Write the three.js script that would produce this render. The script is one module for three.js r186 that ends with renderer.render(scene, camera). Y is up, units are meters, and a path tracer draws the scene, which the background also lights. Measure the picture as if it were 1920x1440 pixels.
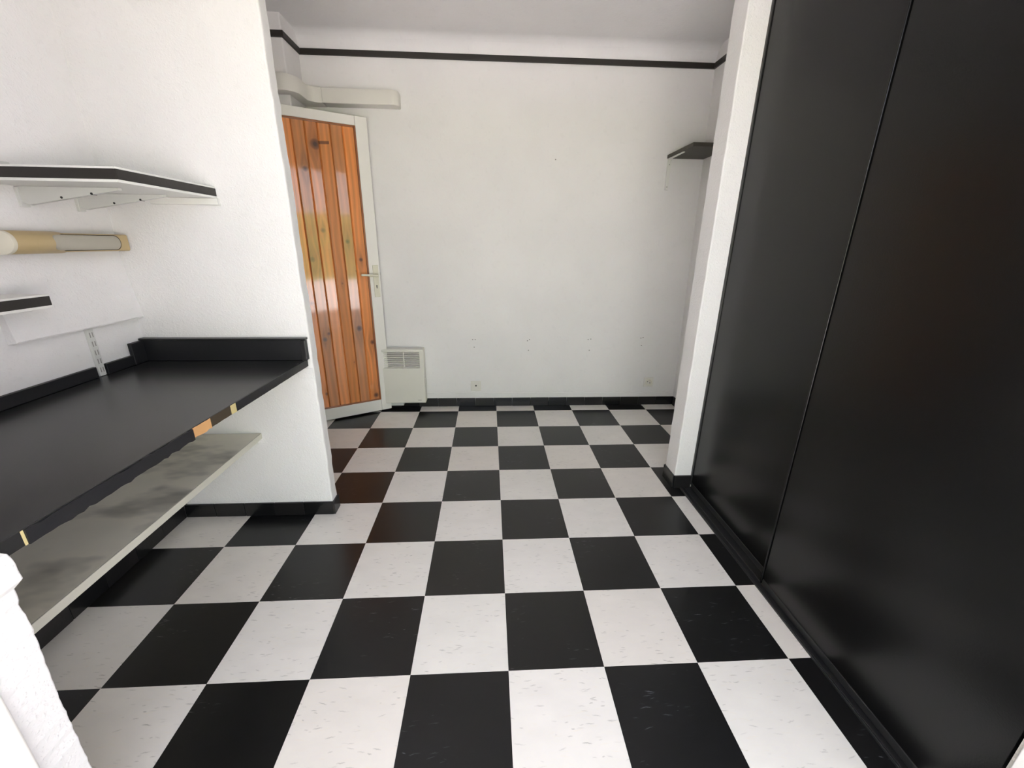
import * as THREE from 'three';
import { RoundedBoxGeometry } from 'three/addons/geometries/RoundedBoxGeometry.js';
import { mergeGeometries, mergeVertices, toCreasedNormals } from 'three/addons/utils/BufferGeometryUtils.js';

// ------------------------------------------------------------------ camera, sky, sun, exposure
const scene = new THREE.Scene();
const camera = new THREE.PerspectiveCamera(85.73, 1920 / 1440, 0.02, 200);
camera.position.set(-0.0527, 1.2517, 0.9257);
camera.rotation.order = 'YXZ';
camera.rotation.set(-0.32706, -0.05687, 0.012046);

const renderer = new THREE.WebGLRenderer({ antialias: true });
renderer.toneMapping = THREE.LinearToneMapping;
renderer.toneMappingExposure = 3.1;
renderer.shadowMap.enabled = true;

const SUN = new THREE.Vector3(0.3, 2.2, -1.0).normalize();          // the sun stands behind the house
{ // hazy bright sky, paler towards the horizon
  const W = 256, H = 128, d = new Float32Array(W * H * 4);
  for (let j = 0; j < H; j++) for (let i = 0; i < W; i++) {
    const e = Math.max(0, Math.sin(((j + 0.5) / H - 0.5) * Math.PI)), k = Math.pow(e, 0.6), o = (j * W + i) * 4;
    d[o] = 1.5 - 0.9 * k; d[o + 1] = 1.49 - 0.78 * k; d[o + 2] = 1.6 - 0.64 * k; d[o + 3] = 1;
  }
  const t = new THREE.DataTexture(d, W, H, THREE.RGBAFormat, THREE.FloatType);
  t.mapping = THREE.EquirectangularReflectionMapping; t.magFilter = t.minFilter = THREE.LinearFilter; t.needsUpdate = true;
  scene.background = t;
}

const sun = new THREE.DirectionalLight(0xfff7f5, 22.0);
sun.position.copy(SUN).multiplyScalar(20);
sun.castShadow = true;
Object.assign(sun.shadow.camera, { left: -12, right: 12, top: 12, bottom: -12, near: 1, far: 60 });
sun.shadow.mapSize.set(2048, 2048);
scene.add(sun, sun.target);

// ------------------------------------------------------------------ helpers
function rng(seed) {
  let a = seed >>> 0;
  return () => { a = (a + 0x6d2b79f5) >>> 0; let t = Math.imul(a ^ (a >>> 15), 1 | a); t = (t + Math.imul(t ^ (t >>> 7), 61 | t)) ^ t; return ((t ^ (t >>> 14)) >>> 0) / 4294967296; };
}
const hash = (x, y, s) => { let h = Math.imul(x, 374761393) + Math.imul(y, 668265263) + Math.imul(s, 974634613); h = Math.imul(h ^ (h >>> 13), 1274126177); return ((h ^ (h >>> 16)) >>> 0) / 4294967296; };
function vnoise(x, y, px, py, s) {          // value noise that repeats after px, py cells
  const x0 = Math.floor(x), y0 = Math.floor(y), fx = x - x0, fy = y - y0, u = fx * fx * (3 - 2 * fx), v = fy * fy * (3 - 2 * fy);
  const m = (a, b) => ((a % b) + b) % b, h = (i, j) => hash(m(x0 + i, px), m(y0 + j, py), s);
  return (h(0, 0) * (1 - u) + h(1, 0) * u) * (1 - v) + (h(0, 1) * (1 - u) + h(1, 1) * u) * v;
}
const fbm = (u, v, fx, fy, s, oct = 4) => { let a = 0.5, r = 0, n = 0; for (let k = 0; k < oct; k++) { r += a * vnoise(u * fx, v * fy, fx, fy, s + k * 17); n += a; a *= 0.5; fx *= 2; fy *= 2; } return r / n; };
function relief(w, h, fn, size) {                   // fn(u, v) -> height 0..1, kept as floats so that slow swells do not step
  const d = new Float32Array(w * h * 4);
  for (let j = 0; j < h; j++) for (let i = 0; i < w; i++) { const k = fn(i / w, j / h), o = (j * w + i) * 4; d[o] = d[o + 1] = d[o + 2] = k; d[o + 3] = 1; }
  const t = new THREE.DataTexture(d, w, h, THREE.RGBAFormat, THREE.FloatType);
  t.wrapS = t.wrapT = THREE.RepeatWrapping; t.magFilter = t.minFilter = THREE.LinearFilter; t.repeat.set(1 / size, 1 / size); t.needsUpdate = true;
  return t;
}
function tex(w, h, fn, { srgb = false, size = 1, sizeY = size } = {}) {   // fn(u, v) -> [r, g, b] 0..1
  const d = new Uint8Array(w * h * 4);
  for (let j = 0; j < h; j++) for (let i = 0; i < w; i++) {
    const c = fn(i / w, j / h), o = (j * w + i) * 4;
    d[o] = 255 * Math.min(1, Math.max(0, c[0])); d[o + 1] = 255 * Math.min(1, Math.max(0, c[1])); d[o + 2] = 255 * Math.min(1, Math.max(0, c[2])); d[o + 3] = 255;
  }
  const t = new THREE.DataTexture(d, w, h);
  t.wrapS = t.wrapT = THREE.RepeatWrapping; t.magFilter = THREE.LinearFilter; t.minFilter = THREE.LinearMipmapLinearFilter; t.generateMipmaps = true;
  if (srgb) t.colorSpace = THREE.SRGBColorSpace;
  t.repeat.set(1 / size, 1 / sizeY); t.needsUpdate = true;
  return t;
}
const lin = (r, g, b) => new THREE.Color().setRGB(r, g, b);
const std = (o) => new THREE.MeshStandardMaterial(o);
const phy = (o) => new THREE.MeshPhysicalMaterial(o);

// uv in metres from the dominant direction of each face
function uvm(g, ou = 0, ov = 0) {
  if (g.index) g = g.toNonIndexed();
  const p = g.attributes.position, n = g.attributes.normal, uv = new Float32Array(p.count * 2);
  const a = new THREE.Vector3(), b = new THREE.Vector3(), c = new THREE.Vector3();
  for (let i = 0; i < p.count; i += 3) {
    a.fromBufferAttribute(p, i); b.fromBufferAttribute(p, i + 1); c.fromBufferAttribute(p, i + 2);
    const f = b.clone().sub(a).cross(c.clone().sub(a)), ax = Math.abs(f.x), ay = Math.abs(f.y), az = Math.abs(f.z);
    [a, b, c].forEach((q, k) => {
      const [u, v] = ax >= ay && ax >= az ? [q.z, q.y] : ay >= az ? [q.x, q.z] : [q.x, q.y];
      uv[(i + k) * 2] = u + ou; uv[(i + k) * 2 + 1] = v + ov;
    });
  }
  g.setAttribute('uv', new THREE.BufferAttribute(uv, 2));
  return g;
}
function box(x0, x1, y0, y1, z0, z1, r = 0, seg = 2) {
  const w = x1 - x0, h = y1 - y0, d = z1 - z0;
  const g = r > 0 ? new RoundedBoxGeometry(w, h, d, seg, Math.min(r, w / 2.01, h / 2.01, d / 2.01)) : new THREE.BoxGeometry(w, h, d);
  g.translate((x0 + x1) / 2, (y0 + y1) / 2, (z0 + z1) / 2);
  return uvm(g);
}
function shapeOf(pts) { const s = new THREE.Shape(); pts.forEach(([x, y], i) => (i ? s.lineTo(x, y) : s.moveTo(x, y))); s.closePath(); return s; }
// polygon in x,y pushed from z0 to z1
function prismZ(pts, z0, z1, bevel = 0) {
  const g = new THREE.ExtrudeGeometry(shapeOf(pts), { depth: z1 - z0 - 2 * bevel, bevelEnabled: bevel > 0, bevelSize: bevel, bevelOffset: -bevel, bevelThickness: bevel, bevelSegments: 2, curveSegments: 6 });
  g.translate(0, 0, z0 + bevel); return uvm(g);
}
// polygon in x,z raised from y0 to y1
function prismY(pts, y0, y1, bevel = 0) {
  const g = new THREE.ExtrudeGeometry(shapeOf(pts.map(([x, z]) => [x, -z])), { depth: y1 - y0 - 2 * bevel, bevelEnabled: bevel > 0, bevelSize: bevel, bevelOffset: -bevel, bevelThickness: bevel, bevelSegments: 2 });
  g.rotateX(-Math.PI / 2); g.translate(0, y0 + bevel, 0); return uvm(g);
}
const merge = (...gs) => mergeGeometries(gs.map((g) => { const q = g.index ? g.toNonIndexed() : g.clone(); for (const k of Object.keys(q.attributes)) if (!['position', 'normal', 'uv'].includes(k)) q.deleteAttribute(k); return q; }));

const taken = new Map();
function numbered(n) { const k = taken.get(n) ?? 0; taken.set(n, k + 1); return k ? n + '_' + String(k).padStart(3, '0') : n; }
function part(name, g, m, parent) { const o = new THREE.Mesh(g, m); o.name = name; o.castShadow = o.receiveShadow = true; parent.add(o); return o; }
function group(name, label, category, grp) { const o = new THREE.Group(); o.name = numbered(name); o.userData = { label, category }; if (grp) o.userData.group = grp; scene.add(o); return o; }
function thing(name, g, m, label, category, grp) { const o = part(numbered(name), g, m, scene); o.userData = { label, category }; if (grp) o.userData.group = grp; return o; }
function struct(name, g, m, label, category) {
  const o = g ? part(name, g, m, scene) : new THREE.Group();
  o.name = name; o.userData = { label, category, kind: 'structure' }; if (!g) scene.add(o);
  return o;
}

// ------------------------------------------------------------------ materials
const plasterBump = relief(1024, 1024, (u, v) => 0.5 * fbm(u, v, 100, 100, 3, 3) + 0.25 * fbm(u, v, 6, 6, 9, 4) + 1.2 * Math.max(0, fbm(u, v, 150, 150, 21, 2) - 0.58), 0.6);
const smoothBump = relief(1024, 1024, (u, v) => 0.6 * fbm(u, v, 10, 10, 31, 4) + 0.4 * fbm(u, v, 90, 90, 37, 2), 0.8);
const paintMap = tex(1024, 1024, (u, v) => { const k = 0.965 + 0.018 * (fbm(u, v, 5, 5, 41, 5) - 0.5) * 2 - 0.05 * Math.max(0, fbm(u, v, 60, 60, 43, 2) - 0.7); return [k, k * 0.997, k * 0.993]; }, { size: 1.3, srgb: true });
const M = {
  plaster: std({ color: lin(0.9, 0.887, 0.884), map: paintMap, roughness: 0.9, bumpMap: plasterBump, bumpScale: 0.0014 }),
  paint: std({ color: lin(0.905, 0.889, 0.887), map: paintMap, roughness: 0.75, bumpMap: smoothBump, bumpScale: 0.0007 }),
  ceiling: std({ color: lin(0.92, 0.91, 0.91), map: paintMap, roughness: 0.95, bumpMap: smoothBump, bumpScale: 0.0012 }),
  render: std({ color: lin(0.72, 0.69, 0.62), roughness: 0.95, bumpMap: plasterBump, bumpScale: 0.003 }),
  white: std({ color: lin(0.8, 0.79, 0.75), roughness: 0.4, bumpMap: smoothBump, bumpScale: 0.0004 }),
  whiteWood: std({ color: lin(0.86, 0.835, 0.79), roughness: 0.38, bumpMap: smoothBump, bumpScale: 0.0006 }),
  cream: phy({ color: lin(0.76, 0.73, 0.6), roughness: 0.3, clearcoat: 0.3 }),
  trunking: std({ color: lin(0.76, 0.735, 0.68), roughness: 0.45 }),
  heater: std({ color: lin(0.77, 0.75, 0.68), roughness: 0.42 }),
  dark: std({ color: lin(0.01, 0.01, 0.01), roughness: 0.7 }),
  grey: std({ color: lin(0.28, 0.27, 0.25), roughness: 0.6 }),
  strip: std({ color: lin(0.02, 0.017, 0.014), roughness: 0.5, bumpMap: smoothBump, bumpScale: 0.0006 }),
  baseTile: phy({ color: lin(0.009, 0.009, 0.0095), roughness: 0.22, bumpMap: smoothBump, bumpScale: 0.0008 }),
  baseTileB: phy({ color: lin(0.013, 0.012, 0.0125), roughness: 0.3, bumpMap: smoothBump, bumpScale: 0.0008 }),
  metal: std({ color: lin(0.66, 0.66, 0.63), metalness: 0.0, roughness: 0.45 }),
  chrome: std({ color: lin(0.7, 0.62, 0.5), metalness: 1, roughness: 0.28 }),
  rawWood: std({ color: lin(0.62, 0.34, 0.14), roughness: 0.75, bumpMap: smoothBump, bumpScale: 0.001 }),
  glue: std({ color: lin(0.6, 0.5, 0.24), roughness: 0.7 }),
  brownBoard: std({ color: lin(0.05, 0.036, 0.02), roughness: 0.8, bumpMap: smoothBump, bumpScale: 0.001 }),
  blackTape: std({ color: lin(0.012, 0.012, 0.014), roughness: 0.45, bumpMap: smoothBump, bumpScale: 0.0006 }),
  lampBody: std({ color: lin(0.5, 0.38, 0.2), roughness: 0.5, bumpMap: smoothBump, bumpScale: 0.0006 }),
  lampGlass: phy({ color: lin(0.42, 0.39, 0.32), roughness: 0.35 }),
  lampEnd: std({ color: lin(0.72, 0.68, 0.56), roughness: 0.5 }),
};
// vinyl tiles: pale with short streaks, black with pale scuffs
function streaks(seed, n, w, h, len) {
  const a = new Float32Array(w * h), r = rng(seed);
  for (let k = 0; k < n; k++) {
    let x = r() * w, y = r() * h; const L = len * (0.3 + r()), s = 0.25 + 0.75 * r(), slope = (r() - 0.5) * 0.5, t = 0.6 + r() * 1.3;
    for (let q = 0; q < L; q++) {
      const f = s * Math.sin((Math.PI * q) / L);
      for (let e = -2; e <= 2; e++) { const yy = ((Math.round(y) + e) % h + h) % h, xx = ((Math.round(x) % w) + w) % w; a[yy * w + xx] = Math.max(a[yy * w + xx], f * Math.exp(-(e * e) / t)); }
      x += 1; y += slope + (r() - 0.5) * 0.8;
    }
  }
  return a;
}
const T = 1024, pale = streaks(5, 620, T, T, 26), warm = streaks(77, 500, T, T, 40), scuff = streaks(15, 520, T, T, 30);
const at = (a, u, v) => a[Math.min(T - 1, Math.floor(v * T)) * T + Math.min(T - 1, Math.floor(u * T))];
const vinylWhite = tex(T, T, (u, v) => {
  const k = 0.915 + 0.016 * (fbm(u, v, 12, 24, 51, 4) - 0.5) * 2 - 0.3 * at(pale, u, v) * (0.25 + 0.75 * vnoise(u * 8, v * 8, 8, 8, 4)), w = 0.03 * at(warm, u, v);
  return [k, k - 0.016 - w * 0.3, k - 0.045 - w];
}, { size: 0.9, srgb: true });
const vinylBlack = tex(T, T, (u, v) => {
  const m = Math.max(0, fbm(u, v, 5, 5, 61, 4) - 0.5), k = 0.078 + 0.02 * (fbm(u, v, 30, 60, 63, 3) - 0.5) + 0.5 * at(scuff, u, v) * Math.min(1, m * 6) + 0.05 * m;
  return [k, k * 1.01, k * 1.02];
}, { size: 0.9, srgb: true });
const vinyl = (map, tint, rough) => phy({ color: lin(...tint), map, roughness: rough });
const whiteTiles = [vinyl(vinylWhite, [1, 1, 1], 0.32), vinyl(vinylWhite, [0.97, 0.955, 0.94], 0.35), vinyl(vinylWhite, [0.98, 0.985, 0.98], 0.3)];
const blackTiles = [vinyl(vinylBlack, [1, 1, 1], 0.3), vinyl(vinylBlack, [0.9, 0.92, 0.98], 0.33), vinyl(vinylBlack, [1.05, 1, 0.95], 0.28)];

// varnished pine: one sheet as large as the door, boards take their own part of it
const DW = 0.73, DH = 1.99;
const knots = [[0.322, 1.813, 0.02, 1], [0.395, 1.672, 0.011, 0.8], [0.077, 1.626, 0.006, 0.6], [0.338, 1.319, 0.011, 0.55], [0.195, 1.252, 0.01, 0.75], [0.12, 1.135, 0.009, 0.9], [0.425, 1.138, 0.012, 0.6], [0.468, 0.859, 0.012, 0.55], [0.18, 0.663, 0.014, 1], [0.414, 0.607, 0.011, 0.9], [0.385, 0.645, 0.008, 0.7], [0.097, 0.553, 0.012, 0.8], [0.108, 0.141, 0.013, 0.9], [0.449, 0.212, 0.009, 0.7], [0.55, 1.5, 0.012, 0.8], [0.6, 0.8, 0.012, 0.8], [0.55, 0.4, 0.01, 0.8], [0.258, 0.98, 0.005, 0.5], [0.16, 1.06, 0.004, 0.5], [0.24, 0.42, 0.004, 0.5]];
const PITCH = 0.0723, B0 = 0.083;
const pine = tex(1024, 2048, (u, v) => {
  const s = u * DW, y = v * DH, b = Math.floor((s - B0) / PITCH), tone = hash(b + 9, 3, 5), drift = 6 * hash(b + 4, 8, 2);
  let ds = 0, dark = 0;
  for (const [ks, ky, r0, k] of knots) {
    const r = r0 * 1.35;
    if (Math.floor((ks - B0) / PITCH) !== b) continue;
    const dx = s - ks, dy = (y - ky) / 1.15, q = Math.hypot(dx, dy) / r;
    ds += Math.sign(dx || 1) * r * 1.4 * Math.exp(-q * q / 14);
    dark = Math.max(dark, k * Math.exp(-Math.pow(q, 2.4)) * (0.93 + 0.07 * Math.sin(q * 9)), 0.28 * k * Math.exp(-Math.pow(Math.hypot(dx, dy / 3.2) / (r * 1.7), 2)));
  }
  if (Math.abs(y - 1.822 - (0.322 - s) * 0.1) < 0.0085 && s > 0.24 && s < 0.322) dark = Math.max(dark, 0.55);      // branch through two boards
  const g = fbm((s - ds) * 1.1 + drift, y * 0.05 + drift, 90, 22, 91, 3), f = fbm(s * 1.3 + drift, y * 0.06 + drift, 500, 40, 97, 2);
  const ring = 0.5 + 0.5 * Math.sin(((s - ds) * 190 + drift * 20 + 5 * fbm(s + drift, y * 0.3 + drift, 7, 9, 95, 2)));
  const m = 0.42 * g + 0.28 * f + 0.3 * ring, k = (0.92 + 0.24 * (tone - 0.5)) * (1.14 - 0.3 * m);
  const base = [0.91 * k, 0.6 * k * (0.98 - 0.04 * tone), 0.345 * k * (0.96 - 0.12 * tone)], d = Math.min(0.92, dark);
  return [base[0] * (1 - d) + 0.23 * d, base[1] * (1 - d) + 0.11 * d, base[2] * (1 - d) + 0.07 * d];
}, { size: 1, srgb: true });
const woodMat = phy({ map: pine, roughness: 0.42, clearcoat: 1, clearcoatRoughness: 0.06, bumpMap: smoothBump, bumpScale: 0.0003 });
const beadMat = phy({ color: lin(0.3, 0.1, 0.032), roughness: 0.35, clearcoat: 0.6, clearcoatRoughness: 0.15 });

const counterMap = tex(1024, 1024, (u, v) => { const k = 0.155 + 0.03 * (fbm(u, v, 9, 9, 101, 5) - 0.5) + 0.3 * at(scuff, u, v) * Math.max(0, fbm(u, v, 4, 4, 103, 3) - 0.56); return [k, k * 0.995, k]; }, { size: 1, srgb: true });
M.counter = phy({ map: counterMap, roughness: 0.27 });
const grimeMap = tex(1024, 1024, (u, v) => {
  const a = fbm(u, v, 4, 7, 111, 5), b = Math.max(0, fbm(u, v, 7, 14, 113, 4) - 0.52), k = 0.92 + 0.1 * (a - 0.5) - 0.8 * b;
  return [k, k * 0.975, k * 0.9];
}, { size: 1.2, srgb: true });
M.grime = std({ map: grimeMap, roughness: 0.55 });
M.shelfEdge = std({ color: lin(0.62, 0.6, 0.51), roughness: 0.6 });
const doorBump = relief(512, 512, (u, v) => fbm(u, v, 120, 120, 121, 2) * 0.7 + 0.3 * fbm(u, v, 9, 9, 123, 3), 0.3);
M.blackDoor = phy({ color: lin(0.0035, 0.0035, 0.0035), roughness: 0.27, specularIntensity: 0.85, bumpMap: doorBump, bumpScale: 0.0001 });
M.blackMetal = phy({ color: lin(0.02, 0.02, 0.02), roughness: 0.3 });

// ------------------------------------------------------------------ the setting
const CEIL = 2.46, BACK = -2.215, PZ = -0.823, PB = -0.885, PX = -0.812, LWZ = 0.33;
{ // floor: sub-floor slab and vinyl tiles laid in a checkerboard, each a piece of its own
  const floor = struct('floor', null, null, 'checkerboard floor of black and off white vinyl tiles', 'floor');
  part('screed', box(-1.72, 1.7, -0.12, -0.0032, -2.37, 0.66), M.grey, floor);
  const r = rng(11);
  const x0 = -1.505, x1 = 1.465, z0 = BACK, z1 = 0.62;
  for (let j = -3; j < 8; j++) for (let i = -6; i < 5; i++) {
    const a = Math.max(i * 0.3, x0), b = Math.min(i * 0.3 + 0.3, x1), c = Math.max(-(j + 1) * 0.3, z0), d = Math.min(-j * 0.3, z1);
    if (b - a < 0.004 || d - c < 0.004) continue;
    const white = Math.abs(i + j) % 2 === 1, g = 0.00035;
    const geo = uvm(new THREE.BoxGeometry(b - a - g, 0.003, d - c - g).translate((a + b) / 2, -0.0015, (c + d) / 2), r() * 0.9, r() * 0.9);
    part('tile', geo, (white ? whiteTiles : blackTiles)[Math.floor(r() * 3)], floor);
  }
}
// back wall with the old plaster ridge, screw holes and the filled band above the tiles
const wallBack = struct('wall_back', box(-1.72, 1.7, -0.12, 2.7, BACK - 0.15, BACK), M.paint, 'white painted back wall with screw holes above the black tiles', 'wall');
{
  const r = rng(23), pts = [[-1.2, 0.04]];
  pts.push([1.46, 0.04]);
  for (let x = 1.46; x >= -1.2; x -= 0.025) pts.push([x, 0.113 - 0.006 * x + (r() - 0.5) * 0.007]);
  part('plaster_band', prismZ(pts, BACK - 0.004, BACK + 0.005), M.paint, wallBack);
  const hole = new THREE.CylinderGeometry(0.0042, 0.0036, 0.003, 10).rotateX(Math.PI / 2);
  for (const [x, y] of [[-0.182, 0.548], [-0.162, 0.548], [-0.171, 0.489], [0.242, 0.539], [0.258, 0.548], [0.252, 0.463], [0.718, 0.548], [0.739, 0.552], [0.733, 0.462], [1.137, 0.56], [1.154, 0.564], [1.148, 0.5], [0.405, 1.797]])
    part('screw_hole', hole, M.grey, wallBack).position.set(x, y, BACK + 0.0006);
}
struct('wall_left', prismZ([[-1.505, -0.1], [-1.505, 0.735], [-1.475, 0.765], [-1.468, 2.7], [-1.72, 2.7], [-1.72, -0.1]], -1.06, 0.62), M.plaster, 'white rough plaster side wall above the black worktop', 'wall');
{ // partition end: slightly uneven plaster nose
  const r = rng(31), pts = [[-1.49, 0]];
  for (let y = 0; y <= 2.62; y += 0.04) pts.push([PX + (r() - 0.5) * 0.004 + 0.006 * Math.sin(y * 1.7) * 0.5, y]);
  pts.push([-1.49, 2.6]);
  const w = struct('wall_partition', prismZ(pts, PB, PZ, 0.006), M.plaster, 'white plaster partition wall ending in front of the pine door', 'wall');
  part('plaster_patch', box(-0.875, -0.812, 0.69, 0.735, PZ - 0.004, PZ + 0.004, 0.003), M.plaster, w);
}
{ // wall with the door opening, and the boxed-in shaft beside the door
  const w = struct('wall_doorway', merge(box(-1.72, -1.505, 2.03, 2.7, -1.8, -1.06), box(-1.72, -1.505, -0.1, 2.7, -1.99, -1.8)), M.paint, 'white wall around the door opening', 'wall');
  part('jamb_lining', merge(box(-1.6, -1.5, 0, 2.03, -1.82, -1.8), box(-1.6, -1.5, 0, 2.03, -1.075, -1.055)), M.whiteWood, w);
  struct('wall_shaft', box(-1.72, -1.215, -0.1, 2.7, BACK, -1.99, 0.008), M.paint, 'white boxed shaft in the corner behind the pine door', 'wall');
  struct('wall_hall', merge(box(-2.75, -2.65, -0.1, 2.7, -2.2, -0.8), box(-2.75, -1.72, -0.1, 2.7, -2.3, -2.2), box(-2.75, -1.72, -0.1, 2.7, -0.8, -0.7), box(-2.75, -1.72, -0.12, -0.003, -2.2, -0.8), box(-2.75, -1.72, 2.55, 2.7, -2.2, -0.8)), M.paint, 'white hallway walls beyond the door opening', 'wall');
}
struct('wall_right', prismZ([[1.467, -0.1], [1.425, 2.4], [1.424, 2.7], [1.7, 2.7], [1.7, -0.1]], BACK, 0.62), M.paint, 'white side wall of the recess behind the wardrobe', 'wall');
{
  const r = rng(41), pts = [[1.45, 0]];
  for (let z = 0; z <= 2.62; z += 0.04) pts.push([0.943 + (r() - 0.5) * 0.003, z]);
  pts.push([1.45, 2.6]);
  struct('wall_pier', prismZ(pts, -1.105, -0.985, 0.005), M.plaster, 'white plaster pier at the end of the black sliding doors', 'wall');
}
struct('ceiling', box(-1.74, 1.72, CEIL, 2.74, -2.37, 0.44), M.ceiling, 'pale grey white ceiling', 'ceiling');
{ // cove between back wall and ceiling
  const R = 0.085, prof = [];
  for (let k = 0; k <= 10; k++) { const a = (k / 10) * Math.PI / 2; prof.push([BACK + R - R * Math.cos(a), CEIL - R + R * Math.sin(a)]); }
  const tri = [...prof, [BACK - 0.02, CEIL + 0.02]];
  const g = new THREE.ExtrudeGeometry(shapeOf(tri), { depth: 2.68, bevelEnabled: false });   // shape x = z, y = y
  g.rotateY(-Math.PI / 2); g.translate(1.45, 0, 0);
  const p = g.attributes.position; for (let i = 0; i < p.count; i++) p.setX(i, p.getX(i));
  const cg = toCreasedNormals(g, 0.6);
  struct('trim_1', uvm(cg), M.ceiling, 'curved white cove between back wall and ceiling', 'trim');
}
{ // outer wall: an opening as wide as the room, through which the daylight comes
  const w = struct('wall_window', merge(
    box(1.0, 4.2, -0.12, 2.95, 0.43, 0.58), box(-4.2, 4.2, 2.12, 2.95, 0.43, 0.58)), M.render, 'outer wall round the wide garden door opening', 'wall');
  // left jamb: broken plaster edge where the worktop meets it
  const e = [[-0.874, 0], [-0.871, 0.222], [-0.87, 0.33], [-0.868, 0.453], [-0.862, 0.53], [-0.857, 0.61], [-0.861, 0.655], [-0.856, 0.676], [-0.858, 0.69], [-0.846, 0.699], [-0.835, 0.711], [-0.838, 0.728], [-0.836, 0.742], [-0.842, 0.762], [-0.853, 0.764], [-0.858, 0.78], [-0.862, 0.84], [-0.868, 0.95], [-0.866, 1.2], [-0.87, 1.7], [-0.868, 2.95]];
  const rr = rng(5), fine = [];
  for (let k = 0; k < e.length - 1; k++) { const n = Math.max(1, Math.round((e[k + 1][1] - e[k][1]) / 0.012)); for (let q = 0; q < n; q++) fine.push([e[k][0] + (e[k + 1][0] - e[k][0]) * q / n + (rr() - 0.5) * 0.0028, e[k][1] + (e[k + 1][1] - e[k][1]) * q / n]); }
  part('jamb', prismZ([[-4.2, -0.12], [-0.874, -0.12], ...fine, [-0.868, 2.95], [-4.2, 2.95]], LWZ, 0.402, 0.003), M.plaster, w);
  part('jamb', box(-4.2, -0.868, -0.12, 2.79, 0.402, 1.1), M.plaster, w);
  const f = struct('window_1', null, null, 'white frame of the garden door opening', 'window');
  part('frame_post', box(-0.89, -0.852, 0, 2.12, 0.404, 0.47, 0.006), M.whiteWood, f);
  part('frame_post', box(0.985, 1.02, 0, 2.12, 0.44, 0.5, 0.004), M.whiteWood, f);
  part('frame_head', box(-0.87, 1.0, 2.07, 2.125, 0.41, 0.47, 0.004), M.whiteWood, f);
  part('threshold', box(-0.9, 1.02, -0.1, -0.001, 0.622, 1.12, 0.004), M.grey, f);
}
struct('roof', box(-4.4, 4.4, 2.8, 2.96, 0.54, 1.8), M.render, 'eave over the terrace', 'roof');
// skirting: black tiles with visible joints
function skirting(name, label, runs) {
  const s = struct(name, null, null, label, 'baseboard'), r = rng(name.length * 7 + 3);
  for (const [ax, az, bx, bz, nx, nz, h] of runs) {
    const L = Math.hypot(bx - ax, bz - az), n = Math.max(1, Math.round(L / 0.15)), t = 0.010;
    for (let k = 0; k < n; k++) {
      const w = L / n - 0.0012, u = (k + 0.5) / n, g = uvm(new RoundedBoxGeometry(w, h + (r() - 0.5) * 0.002, t, 1, 0.0022), r(), r());
      const o = part('tile', g, r() < 0.5 ? M.baseTile : M.baseTileB, s);
      o.position.set(ax + (bx - ax) * u + nx * t / 2, h / 2, az + (bz - az) * u + nz * t / 2);
      o.rotation.y = Math.atan2(-(bz - az), bx - ax) + (r() - 0.5) * 0.004;
    }
  }
}
skirting('baseboard_back', 'black ceramic skirting tiles along the back wall', [[-1.21, BACK, 1.466, BACK, 0, 1, 0.07]]);
skirting('baseboard_right', 'black skirting tiles in the recess beside the pier', [[1.466, -2.2, 1.466, -1.12, -1, 0, 0.072], [1.46, -1.105, 0.945, -1.105, 0, -1, 0.072]]);
skirting('baseboard_left', 'black skirting tiles under the worktop along the side wall', [[-1.505, -0.815, -1.505, 0.32, 1, 0, 0.075]]);
skirting('baseboard_partition', 'black skirting tiles round the foot of the partition', [[-1.495, PZ, PX + 0.002, PZ, 0, 1, 0.068], [PX, PB, PX, PZ + 0.01, 1, 0, 0.068]]);
skirting('baseboard_pier', 'black skirting tiles round the foot of the white pier', [[0.942, -0.985, 1.035, -0.985, 0, 1, 0.076], [0.942, -1.105, 0.942, -0.976, -1, 0, 0.076]]);
{ // dark picture rail
  const s = struct('trim_2', null, null, 'thin dark picture rail near the ceiling', 'trim'), y0 = 2.342, y1 = 2.374;
  part('rail', box(-1.215, 1.426, y0, y1, BACK, BACK + 0.013, 0.002), M.strip, s);
  part('rail', box(-1.215, -1.203, y0, y1, BACK + 0.0131, -1.978, 0.002), M.strip, s);
  part('rail', box(-1.5, -1.2035, y0, y1, -1.99, -1.977, 0.002), M.strip, s);
  part('rail', box(1.413, 1.4265, y0, y1, BACK + 0.0131, -1.106, 0.002), M.strip, s);
}

// ------------------------------------------------------------------ outdoors, behind the camera: what the varnish and the gloss mirror
struct('ground', box(-14, 14, -0.3, -0.11, 0.66, 9.5), std({ color: lin(0.59, 0.57, 0.57), roughness: 0.9, map: paintMap }), 'pale paved terrace outside the garden door', 'terrace');
struct('ground_lawn', box(-14, 14, -0.32, -0.12, 9.5, 26), std({ color: lin(0.16, 0.26, 0.05), roughness: 1, bumpMap: plasterBump, bumpScale: 0.02 }), 'lawn beyond the terrace', 'lawn');
{
  const g0 = mergeVertices(new THREE.BoxGeometry(26, 2.3, 1.6, 130, 14, 8)), p = g0.attributes.position;
  for (let i = 0; i < p.count; i++) {
    const x = p.getX(i), y = p.getY(i), z = p.getZ(i), n = fbm(x / 26 + 0.5, (y + z) / 6 + 0.5, 90, 20, 7, 3) - 0.5, n2 = fbm(x / 26 + 0.5, z / 6 + 0.5, 30, 20, 19, 3) - 0.5;
    p.setXYZ(i, x, y + (y > 0 ? n2 * 0.9 : 0), z + n * 0.55);
  }
  g0.computeVertexNormals();
  g0.translate(0, 1.0, 11.5);
  thing('hedge', uvm(g0), std({ color: lin(0.2, 0.27, 0.05), roughness: 0.9, bumpMap: plasterBump, bumpScale: 0.03 }), 'sunlit green hedge along the end of the garden', 'hedge');
}

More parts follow.
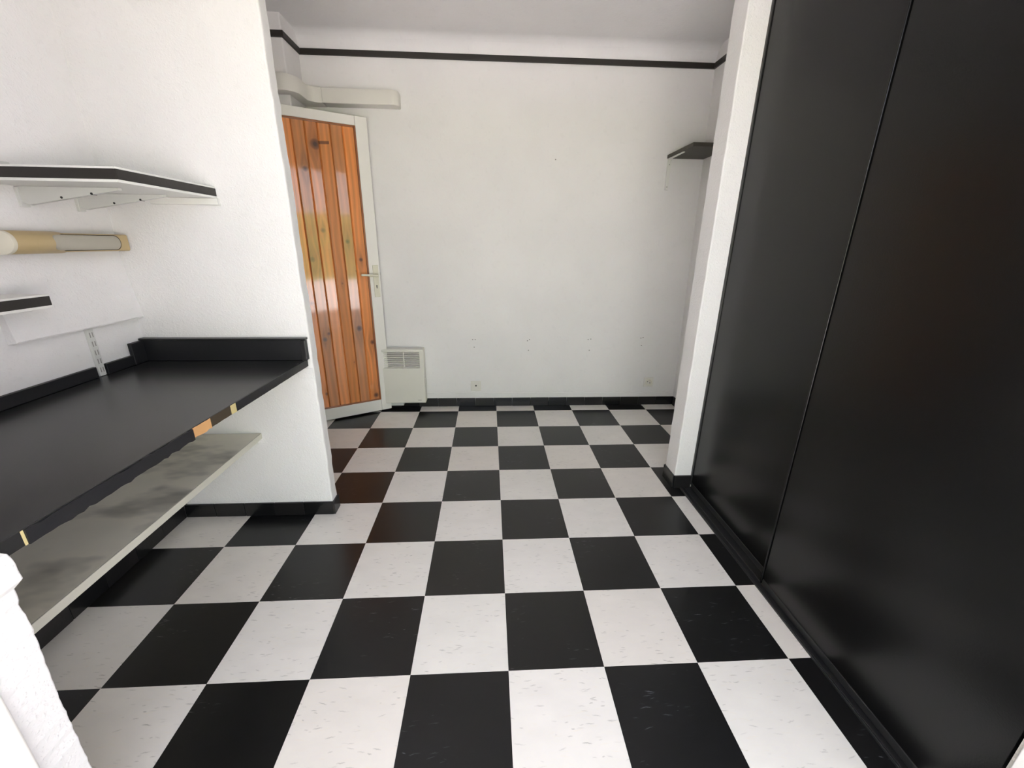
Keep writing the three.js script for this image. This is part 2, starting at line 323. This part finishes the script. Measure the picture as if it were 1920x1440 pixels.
// ------------------------------------------------------------------ pine door, standing open
{
  const A = new THREE.Vector3(-0.824, 0, -2.148), dir = new THREE.Vector3(-0.877, 0, 0.4804);
  const d = struct('door_1', null, null, 'open door with varnished pine boards in a white frame', 'door');
  d.position.copy(A); d.rotation.y = Math.atan2(-dir.z, dir.x);      // local x runs from the free edge to the hinges, local -z faces the room
  const H0 = 0.012, H1 = 2.0, t = 0.04;
  // local z axis: after the turn +z points away from the room, so the visible face is z = 0 and the leaf goes to +t
  part('stile', box(0, 0.074, H0, H1, 0, t, 0.004), M.whiteWood, d);
  part('stile', box(DW - 0.07, DW, H0, H1, 0, t, 0.004), M.whiteWood, d);
  part('rail', box(0.0745, DW - 0.0705, H1 - 0.056, H1, 0, t, 0.004), M.whiteWood, d);
  part('rail', box(0.0745, DW - 0.0705, H0, 0.1, 0, t, 0.004), M.whiteWood, d);
  part('back_panel', box(0.074, DW - 0.07, 0.1, H1 - 0.056, 0.02, 0.03), M.whiteWood, d);
  const y0 = 0.1005, y1 = H1 - 0.0565, xl = 0.0745, xr = DW - 0.0705, b = 0.011;
  part('bead', box(xl, xl + b, y0, y1, -0.003, 0.014, 0.003), beadMat, d);
  part('bead', box(xr - b, xr, y0, y1, -0.003, 0.014, 0.003), beadMat, d);
  part('bead', box(xl + b, xr - b, y1 - b, y1, -0.003, 0.014, 0.003), beadMat, d);
  part('bead', box(xl + b, xr - b, y0, y0 + b, -0.003, 0.014, 0.003), beadMat, d);
  const tilts = [0.2, -2.4, 1.6, -0.3, 0.1, 0.3, 0.0, 0.3];
  for (let k = 0; k < 8; k++) {
    const s0 = B0 + k * PITCH, s1 = Math.min(s0 + PITCH, xr - 0.002), w = s1 - s0, c = 0.0045, prof = [];
    // tongue-and-groove board: slightly crowned face with rounded shoulders and a bead beside the groove
    const face = (x) => 0.0045 - 0.00012 * Math.sin((Math.PI * x) / w);
    prof.push([0, 0.018], [0, 0.0105]);
    prof.push([c * 0.5, 0.0065], [c, face(c)]);
    for (let q = 1; q < 8; q++) prof.push([c + (w - 2.6 * c) * q / 8, face(c + (w - 2.6 * c) * q / 8)]);
    prof.push([w - 1.6 * c, 0.0045], [w - 1.4 * c, 0.0068], [w - 1.0 * c, 0.0050], [w - 0.4 * c, 0.0075], [w, 0.0105], [w, 0.018]);
    const g = new THREE.ExtrudeGeometry(shapeOf(prof), { depth: y1 - y0 - 2 * b, bevelEnabled: false });
    g.rotateX(-Math.PI / 2);                       // extrude axis to +y ; profile y -> -z
    g.scale(1, 1, -1);
    const ng = g.index ? g.toNonIndexed() : g, pp = ng.attributes.position, idx = [];
    for (let i = 0; i < pp.count; i += 3) idx.push(i, i + 2, i + 1);   // keep the winding after mirroring
    ng.setIndex(idx);
    let fg = toCreasedNormals(ng.toNonIndexed(), 0.5);
    fg.translate(s0, y0 + b, 0);
    const fp = fg.attributes.position, uv = new Float32Array(fp.count * 2);
    for (let i = 0; i < fp.count; i++) { uv[i * 2] = fp.getX(i) / DW; uv[i * 2 + 1] = fp.getY(i) / DH; }
    fg.setAttribute('uv', new THREE.BufferAttribute(uv, 2));
    const cx = (s0 + s1) / 2; fg.translate(-cx, 0, -0.006);
    const o = part('board', fg, woodMat, d);
    o.position.set(cx, 0, 0.006); o.rotation.y = THREE.MathUtils.degToRad(tilts[k]);
  }
  // handle
  const plate = part('handle_plate', box(0.012, 0.05, 0.878, 1.098, -0.009, 0, 0.003), M.cream, d);
  part('keyhole', merge(new THREE.CylinderGeometry(0.0045, 0.0045, 0.002, 12).rotateX(Math.PI / 2).translate(0.032, 0.957, -0.0095), box(0.0295, 0.0345, 0.94, 0.957, -0.0105, -0.0085)), M.dark, plate);
  const lever = [];
  const curve = new THREE.CatmullRomCurve3([[0.028, 1.031, -0.008], [0.028, 1.031, -0.04], [0.032, 1.031, -0.052], [0.06, 1.0325, -0.056], [0.135, 1.036, -0.054]].map((q) => new THREE.Vector3(...q)));
  const tube = new THREE.TubeGeometry(curve, 40, 0.0075, 12), tp = tube.attributes.position;
  part('lever', merge(tube, new THREE.SphereGeometry(0.0075, 12, 8).translate(0.135, 1.036, -0.054), new THREE.CylinderGeometry(0.0115, 0.0125, 0.012, 18).rotateX(Math.PI / 2).translate(0.028, 1.031, -0.014)), M.cream, plate);
  part('latch', box(-0.004, 0.001, 1.03, 1.05, 0.014, 0.024), M.dark, d);
}

// ------------------------------------------------------------------ black sliding wardrobe doors and track
{
  const grp = 'black sliding wardrobe doors';
  const far = group('sliding_door', 'black wardrobe sliding panel beside the white pier', 'sliding door', grp);
  far.position.set(1.037, 0.024, -0.66);
  part('panel', box(0, 0.016, 0, CEIL - 0.03, -0.322, 0.37, 0.001), M.blackDoor, far);
  part('edge_profile', box(-0.005, 0.02, 0, CEIL - 0.03, -0.325, -0.311, 0.002), M.blackMetal, far);
  part('bottom_profile', box(-0.003, 0.0162, -0.012, 0.012, -0.31, 0.37, 0.002), M.blackMetal, far);
  const near = group('sliding_door', 'black wardrobe sliding panel between the garden door and the other panel', 'sliding door', grp);
  near.position.set(0.998, 0.024, 0.06);
  part('panel', box(0, 0.016, 0, CEIL - 0.03, -0.352, 0.366, 0.001), M.blackDoor, near);
  part('edge_profile', box(-0.0045, 0.02, -0.012, CEIL - 0.03, -0.361, -0.3545, 0.002), M.blackDoor, near);
  part('bottom_profile', box(-0.003, 0.0162, -0.012, 0.012, -0.3515, 0.366, 0.002), M.blackMetal, near);
  const tr = group('sliding_track', 'black double floor track under the sliding doors', 'track');
  part('track_base', box(0.978, 1.07, 0, 0.004, -0.974, 0.425, 0.001), M.blackMetal, tr);
  for (const x of [0.981, 1.0035, 1.042]) part('track_rib', box(x - 0.0025, x + 0.0025, 0.004, 0.0105, -0.974, 0.425, 0.001), M.blackMetal, tr);
  part('track_lip', box(0.974, 0.9785, 0, 0.009, -0.974, 0.425, 0.002), M.blackMetal, tr);
  struct('floor_wardrobe', box(1.072, 1.44, -0.0, 0.01, -0.98, 0.425), M.grey, 'wardrobe floor behind the black doors', 'floor');
}

// ------------------------------------------------------------------ worktop and what goes with it
{
  const w = group('worktop', 'long black worktop with a chipped front edge', 'worktop');
  const top = 0.776, bot = 0.746, x = (z) => -0.828 - 0.03 * (z + 0.82) / 1.12;    // the front edge runs slightly askew
  const ZA = PZ + 0.002, ZB = LWZ - 0.004;
  part('board', prismY([[-1.473, ZA], [x(ZA), ZA], [x(ZB), ZB], [-1.473, ZB]], bot, top, 0.0015), M.counter, w);
  const r = rng(77);
  const edge = (a, b, m, name, off = 0.0022, ragged = 0.0) => {
    const pts = [], n = Math.max(2, Math.round((b - a) / 0.012));
    const lo = [], hi = [];
    for (let k = 0; k <= n; k++) { const z = a + (b - a) * k / n; hi.push([z, top - 0.001 - r() * ragged * 0.5]); lo.push([z, bot + 0.001 - r() * ragged]); }
    const s = [...hi, ...lo.reverse()];
    const g = new THREE.ExtrudeGeometry(shapeOf(s.map(([z, y]) => [-z, y])), { depth: off + 0.004, bevelEnabled: false });
    g.rotateY(Math.PI / 2);                           // shape x(-z) -> z ; depth -> +x
    const p = g.attributes.position;
    for (let i = 0; i < p.count; i++) p.setX(i, p.getX(i) + x(p.getZ(i)) - 0.004);
    g.computeVertexNormals();
    return part(name, uvm(g), m, w);
  };
  edge(-0.818, -0.315, M.blackTape, 'edge_tape', 0.002, 0.001);
  edge(-0.3145, -0.288, M.glue, 'bare_edge', 0.0006, 0.002).userData.label = 'yellowed glue where the edge tape is missing';
  edge(-0.2875, -0.197, M.brownBoard, 'bare_edge', 0.0008, 0.001).userData.label = 'dark bare board edge';
  edge(-0.1965, -0.124, M.rawWood, 'bare_edge', 0.0004, 0.004).userData.label = 'light bare wood where the edge is chipped';
  edge(-0.1235, 0.288, M.blackTape, 'edge_tape', 0.0034, 0.006);
  edge(0.2885, 0.293, M.glue, 'bare_edge', 0.0006, 0.001);
}
{
  const u = group('upstand', 'black upstand box at the partition end of the worktop', 'upstand');
  part('board', box(-1.472, PX - 0.006, 0.777, 0.863, PZ + 0.001, PZ + 0.024, 0.002), M.blackTape, u);
  part('cap', box(-1.472, PX - 0.002, 0.8632, 0.871, PZ + 0.001, PZ + 0.029, 0.0015), M.counter, u);
  part('end_cap', box(PX - 0.022, PX - 0.004, 0.777, 0.8628, PZ + 0.0242, PZ + 0.034, 0.001), M.counter, u);
  part('side_return', box(-1.4725, -1.458, 0.777, 0.8625, PZ + 0.0245, PZ + 0.085, 0.002), M.blackTape, u);
  const s = group('wall_strip', 'narrow black strip between worktop and side wall', 'strip');
  part('strip', box(-1.4735, -1.46, 0.777, 0.816, PZ + 0.0855, -0.615, 0.002), M.blackTape, s);
  part('strip', box(-1.4735, -1.46, 0.777, 0.816, -0.575, LWZ - 0.006, 0.002), M.blackTape, s);
}
{
  const s = group('low_shelf', 'grimy pale shelf under the black worktop', 'shelf');
  part('board', box(-1.503, -1.083, 0.408, 0.432, PZ + 0.002, LWZ - 0.004, 0.0015), M.grime, s);
  part('front_edge', box(-1.083, -1.078, 0.407, 0.4325, PZ + 0.002, LWZ - 0.004, 0.0015), M.shelfEdge, s);
  part('batten', box(-1.4, -1.09, 0.385, 0.4075, PZ + 0.001, PZ + 0.02, 0.001), M.white, s);
}
// white shelves edged with a black band
function bandedShelf(g, x0, x1, y0, y1, z0, z1) {
  part('board', box(x0, x1 - 0.004, y0, y1, z0, z1 - 0.004, 0.001), M.white, g);
  const yb = y0 + 0.0075, yt = y1 - 0.0055;
  part('edge_trim', box(x1 - 0.004, x1, y0, yb, z0, z1, 0.0008), M.white, g);
  part('edge_trim', box(x1 - 0.004, x1, yt, y1, z0, z1, 0.0008), M.white, g);
  const b = part('edge_band', box(x1 - 0.004, x1 + 0.0008, yb, yt, z0, z1 + 0.0008, 0.0006), M.strip, g); b.userData.label = 'black edge band';
}
{
  const g = group('corner_shelf', 'white shelf with a black edge band above the wall lamp', 'shelf');
  const Z1 = -0.385, X1 = -1.068, y0 = 1.399, y1 = 1.4385;
  bandedShelf(g, -1.473, X1, y0, y1, PZ + 0.002, Z1);
  part('edge_trim', box(-1.473, X1 - 0.0042, y0, y0 + 0.0075, Z1 - 0.004, Z1, 0.0008), M.white, g);
  part('edge_trim', box(-1.473, X1 - 0.0042, y1 - 0.0055, y1, Z1 - 0.004, Z1, 0.0008), M.white, g);
  part('edge_band', box(-1.473, X1 - 0.0042, y0 + 0.0075, y1 - 0.0055, Z1 - 0.004, Z1 + 0.0008, 0.0006), M.strip, g).userData.label = 'black edge band';
  part('batten', box(-1.3, -1.058, 1.376, 1.3985, PZ + 0.001, PZ + 0.02, 0.001), M.white, g);
  for (const z of [-0.525, -0.712]) {
    const h = 0.052, L = 0.29, y = y0 - 0.0004, pts = [[-1.468, y], [-1.468 + L, y], [-1.468 + L, y - 0.007], [-1.468 + 0.02, y - h], [-1.468, y - h + 0.008]];
    const b = part('bracket', prismZ(pts, z - 0.0075, z + 0.0075, 0.001), M.metal, g);
    const slot = new THREE.CylinderGeometry(0.0035, 0.0035, 0.017, 10).rotateX(Math.PI / 2);
    for (const q of [0.12, 0.21]) part('screw_slot', slot.clone().translate(-1.468 + q, y - 0.007 - (h - 0.007) * (1 - q / L) * 0.86, z), M.dark, b);
  }
}
{
  const g = group('wall_shelf', 'narrow white shelf with a black edge band below the wall lamp', 'shelf');
  bandedShelf(g, -1.4575, -1.35, 1.056, 1.0955, -0.385, LWZ - 0.006);
  for (const z of [-0.2, 0.15]) part('bracket', prismZ([[-1.473, 1.0555], [-1.38, 1.0555], [-1.38, 1.05], [-1.473, 1.02]], z - 0.006, z + 0.006, 0.001), M.metal, g);
}
thing('wall_ledge', prismZ([[-1.474, 0.95], [-1.448, 0.953], [-1.4455, 0.958], [-1.4735, 1.2]], -0.822, -0.345, 0.002), M.plaster, 'white plastered ledge on the side wall above the worktop', 'ledge');
{ // slotted shelf uprights
  const make = (label, y0, y1, z) => {
    const g = group('slotted_upright', label, 'shelf rail', 'slotted rails on the side wall');
    part('channel', box(-1.4738, -1.464, y0, y1, z - 0.0125, z + 0.0125, 0.0015), M.metal, g);
    for (let y = y0 + 0.022; y < y1 - 0.015; y += 0.032) for (const e of [-0.005, 0.005]) part('slot', box(-1.4645, -1.4636, y - 0.009, y + 0.009, z + e - 0.0016, z + e + 0.0016), M.grey, g);
    return g;
  };
  make('white slotted rail standing on the worktop below the plastered ledge', 0.7775, 0.9505, -0.598);
  make('short white slotted rail holding the brackets, by the near bracket', 1.34, 1.396, -0.525);
  make('short white slotted rail holding the brackets, by the partition', 1.34, 1.396, -0.712);
  make('end of a white slotted rail standing above the corner shelf', 1.44, 1.462, -0.505);
}
{ // linear wall lamp, switched off
  const l = group('wall_lamp', 'beige strip lamp with a grey cover on the side wall', 'lamp');
  const D = (r, d, z0, z1, x0, cy) => { const pts = []; for (let k = 0; k <= 16; k++) { const a = -Math.PI / 2 + (k / 16) * Math.PI; pts.push([x0 + d * Math.pow(Math.max(0, Math.cos(a)), 0.75), cy + r * Math.sin(a)]); } return toCreasedNormals(prismZ(pts, z0, z1, 0.001), 0.5); };
  part('back_plate', box(-1.4735, -1.446, 1.214, 1.266, -0.808, -0.4, 0.004), M.lampBody, l);
  part('housing', D(0.0335, 0.052, -0.56, -0.4, -1.452, 1.2385), M.lampBody, l);
  part('cover_frame', box(-1.446, -1.408, 1.2095, 1.267, -0.8, -0.55, 0.006), M.lampBody, l);
  const cap = new THREE.CapsuleGeometry(0.0235, 0.205, 12, 28).rotateX(Math.PI / 2).scale(0.42, 1, 1).translate(-1.407, 1.2385, -0.63);
  part('cover', cap, M.lampGlass, l).userData.label = 'grey plastic lamp cover';
  const rim = new THREE.CapsuleGeometry(0.0252, 0.19, 12, 28).rotateX(Math.PI / 2).scale(0.12, 1, 1).translate(-1.407, 1.2385, -0.641);
  part('cover_groove', rim, M.brownBoard, l);
  part('end_cap', D(0.0345, 0.052, -0.4, -0.388, -1.452, 1.2385), M.lampEnd, l).userData.label = 'pale round end cap';
}

// ------------------------------------------------------------------ back wall fittings
{
  const h = group('electric_heater', 'cream panel heater on the back wall beside the pine door', 'heater');
  const x0 = -0.985, x1 = -0.551, y0 = 0.062, y1 = 0.492, z0 = BACK + 0.012, z1 = -2.128;
  const gx0 = -0.94, gx1 = -0.583, gy0 = 0.346, gy1 = 0.47;
  part('casing', merge(box(x0, x1, y0, gy0, z0, z1, 0.006), box(x0, x1, gy1, y1, z0, z1, 0.006), box(x0, gx0, gy0 - 0.006, gy1 + 0.006, z0, z1 - 0.0004, 0.003), box(gx1, x1, gy0 - 0.006, gy1 + 0.006, z0, z1 - 0.0004, 0.003)), M.heater, h);
  part('grille_back', box(gx0, gx1, gy0 - 0.005, gy1 + 0.005, z0, z1 - 0.03), M.grey, h);
  const n = 8, p = (gy1 - gy0) / n;
  for (let k = 0; k < n; k++) { const s = part('louvre', box(gx0, gx1, -0.0042, 0.0042, -0.0015, 0.0015, 0.001), M.heater, h); s.position.set(0, gy0 + p * (k + 0.5), z1 - 0.008); s.rotation.x = -0.5; }
  part('divider', box(-0.7035, -0.6965, gy0, gy1, z1 - 0.012, z1 - 0.001, 0.001), M.heater, h);
  part('badge', box(-0.612, -0.584, 0.0835, 0.0875, z1, z1 + 0.0008), M.grey, h);
  part('control', box(x1, x1 + 0.004, 0.2, 0.25, z0 + 0.02, z1 - 0.02, 0.001), M.heater, h);
  part('wall_bracket', box(-0.83, -0.73, 0.03, 0.06, BACK + 0.0125, BACK + 0.06, 0.004), M.metal, h);
}
function socketBase(o, x, y, w, h) {
  part('plate', box(x - w / 2, x + w / 2, y - h / 2, y + h / 2, BACK + 0.0002, BACK + 0.009, 0.003), M.trunking, o);
  part('insert', box(x - w * 0.36, x + w * 0.36, y - h * 0.36, y + h * 0.36, BACK + 0.009, BACK + 0.0115, 0.001), M.trunking, o);
}
{
  const a = group('aerial_socket', 'square white wall socket with one round hole', 'socket');
  socketBase(a, -0.162, 0.172, 0.082, 0.082);
  part('hole', new THREE.CylinderGeometry(0.0065, 0.0065, 0.002, 16).rotateX(Math.PI / 2).translate(-0.162, 0.176, BACK + 0.0118), M.dark, a);
  const b = group('power_socket', 'square white power socket with a round recess near the recess corner', 'socket');
  part('plate', box(1.2, 1.278, 0.157, 0.235, BACK + 0.0002, BACK + 0.01, 0.003), M.trunking, b);
  part('rim', new THREE.TorusGeometry(0.023, 0.003, 10, 28).translate(1.239, 0.197, BACK + 0.0105), M.cream, b);
  const pin = new THREE.CylinderGeometry(0.0035, 0.0035, 0.002, 10).rotateX(Math.PI / 2);
  for (const [dx, dy] of [[-0.0095, 0.004], [0.0095, -0.006]]) part('pin_hole', pin.clone().translate(1.239 + dx, 0.197 + dy, BACK + 0.0112), M.dark, b);
  part('earth_pin', new THREE.CylinderGeometry(0.003, 0.003, 0.014, 10).rotateX(Math.PI / 2).translate(1.241, 0.209, BACK + 0.016), M.chrome, b);
}
{ // boxed pipe run round the shaft
  const P = [], yT = 2.148, yB = 2.064, add = (x, z) => P.push([x, z]);
  const arc = (cx, cz, r, a0, a1, n = 8) => { for (let k = 0; k <= n; k++) { const a = a0 + (a1 - a0) * k / n; add(cx + r * Math.cos(a), cz + r * Math.sin(a)); } };
  const cut = -1.075, t = group('pipe_boxing', 'off white boxed pipe run above the pine door', 'pipe boxing');
  add(-0.613, BACK + 0.001);
  arc(-0.653, -2.162, 0.04, 0, Math.PI / 2);                    // rounded end
  add(cut, -2.122); add(cut, BACK + 0.001);
  part('casing', toCreasedNormals(prismY(P, yB, yT, 0.007), 0.7), M.trunking, t);
  P.length = 0;
  add(cut - 0.0012, BACK + 0.001); add(cut - 0.0012, -2.12);
  arc(-1.075, -2.04, 0.08, -Math.PI * 0.52, -Math.PI * 0.86);   // sweep towards the shaft
  arc(-1.235, -1.985, 0.09, 0.12, Math.PI / 2, 8);              // round the shaft corner
  add(-1.5, -1.895); add(-1.5, -1.989); add(-1.214, -1.989); add(-1.214, BACK + 0.001);
  part('bend', toCreasedNormals(prismY(P, yB - 0.001, yT + 0.001, 0.007), 0.7), M.trunking, t);
}
{
  const s = group('recess_shelf', 'small dark shelf on a white bracket in the recess corner', 'shelf');
  const y = 1.819;
  part('board', box(1.178, 1.432, y, y + 0.022, BACK + 0.001, -1.828, 0.001), std({ color: lin(0.045, 0.04, 0.03), roughness: 0.6, bumpMap: smoothBump, bumpScale: 0.0006 }), s);
  const b = part('bracket', prismY([[1.184, BACK + 0.001], [1.206, BACK + 0.001], [1.198, -1.98], [1.19, -1.975], [1.184, -1.98]], y - 0.004, y - 0.0002), M.white, s);
  part('bracket_leg', prismZ([[1.185, 1.62], [1.205, 1.62], [1.208, y - 0.004], [1.182, y - 0.004]], BACK + 0.001, BACK + 0.013, 0.001), M.white, b);
  part('bracket_web', new THREE.TubeGeometry(new THREE.QuadraticBezierCurve3(new THREE.Vector3(1.195, y - 0.005, BACK + 0.05), new THREE.Vector3(1.195, y - 0.012, BACK + 0.012), new THREE.Vector3(1.195, y - 0.055, BACK + 0.006)), 10, 0.004, 8), M.white, b);
  for (const yy of [1.64, 1.78]) part('screw', new THREE.CylinderGeometry(0.0035, 0.0035, 0.002, 10).rotateX(Math.PI / 2).translate(1.195, yy, BACK + 0.0135), M.grey, b);
}

renderer.render(scene, camera);
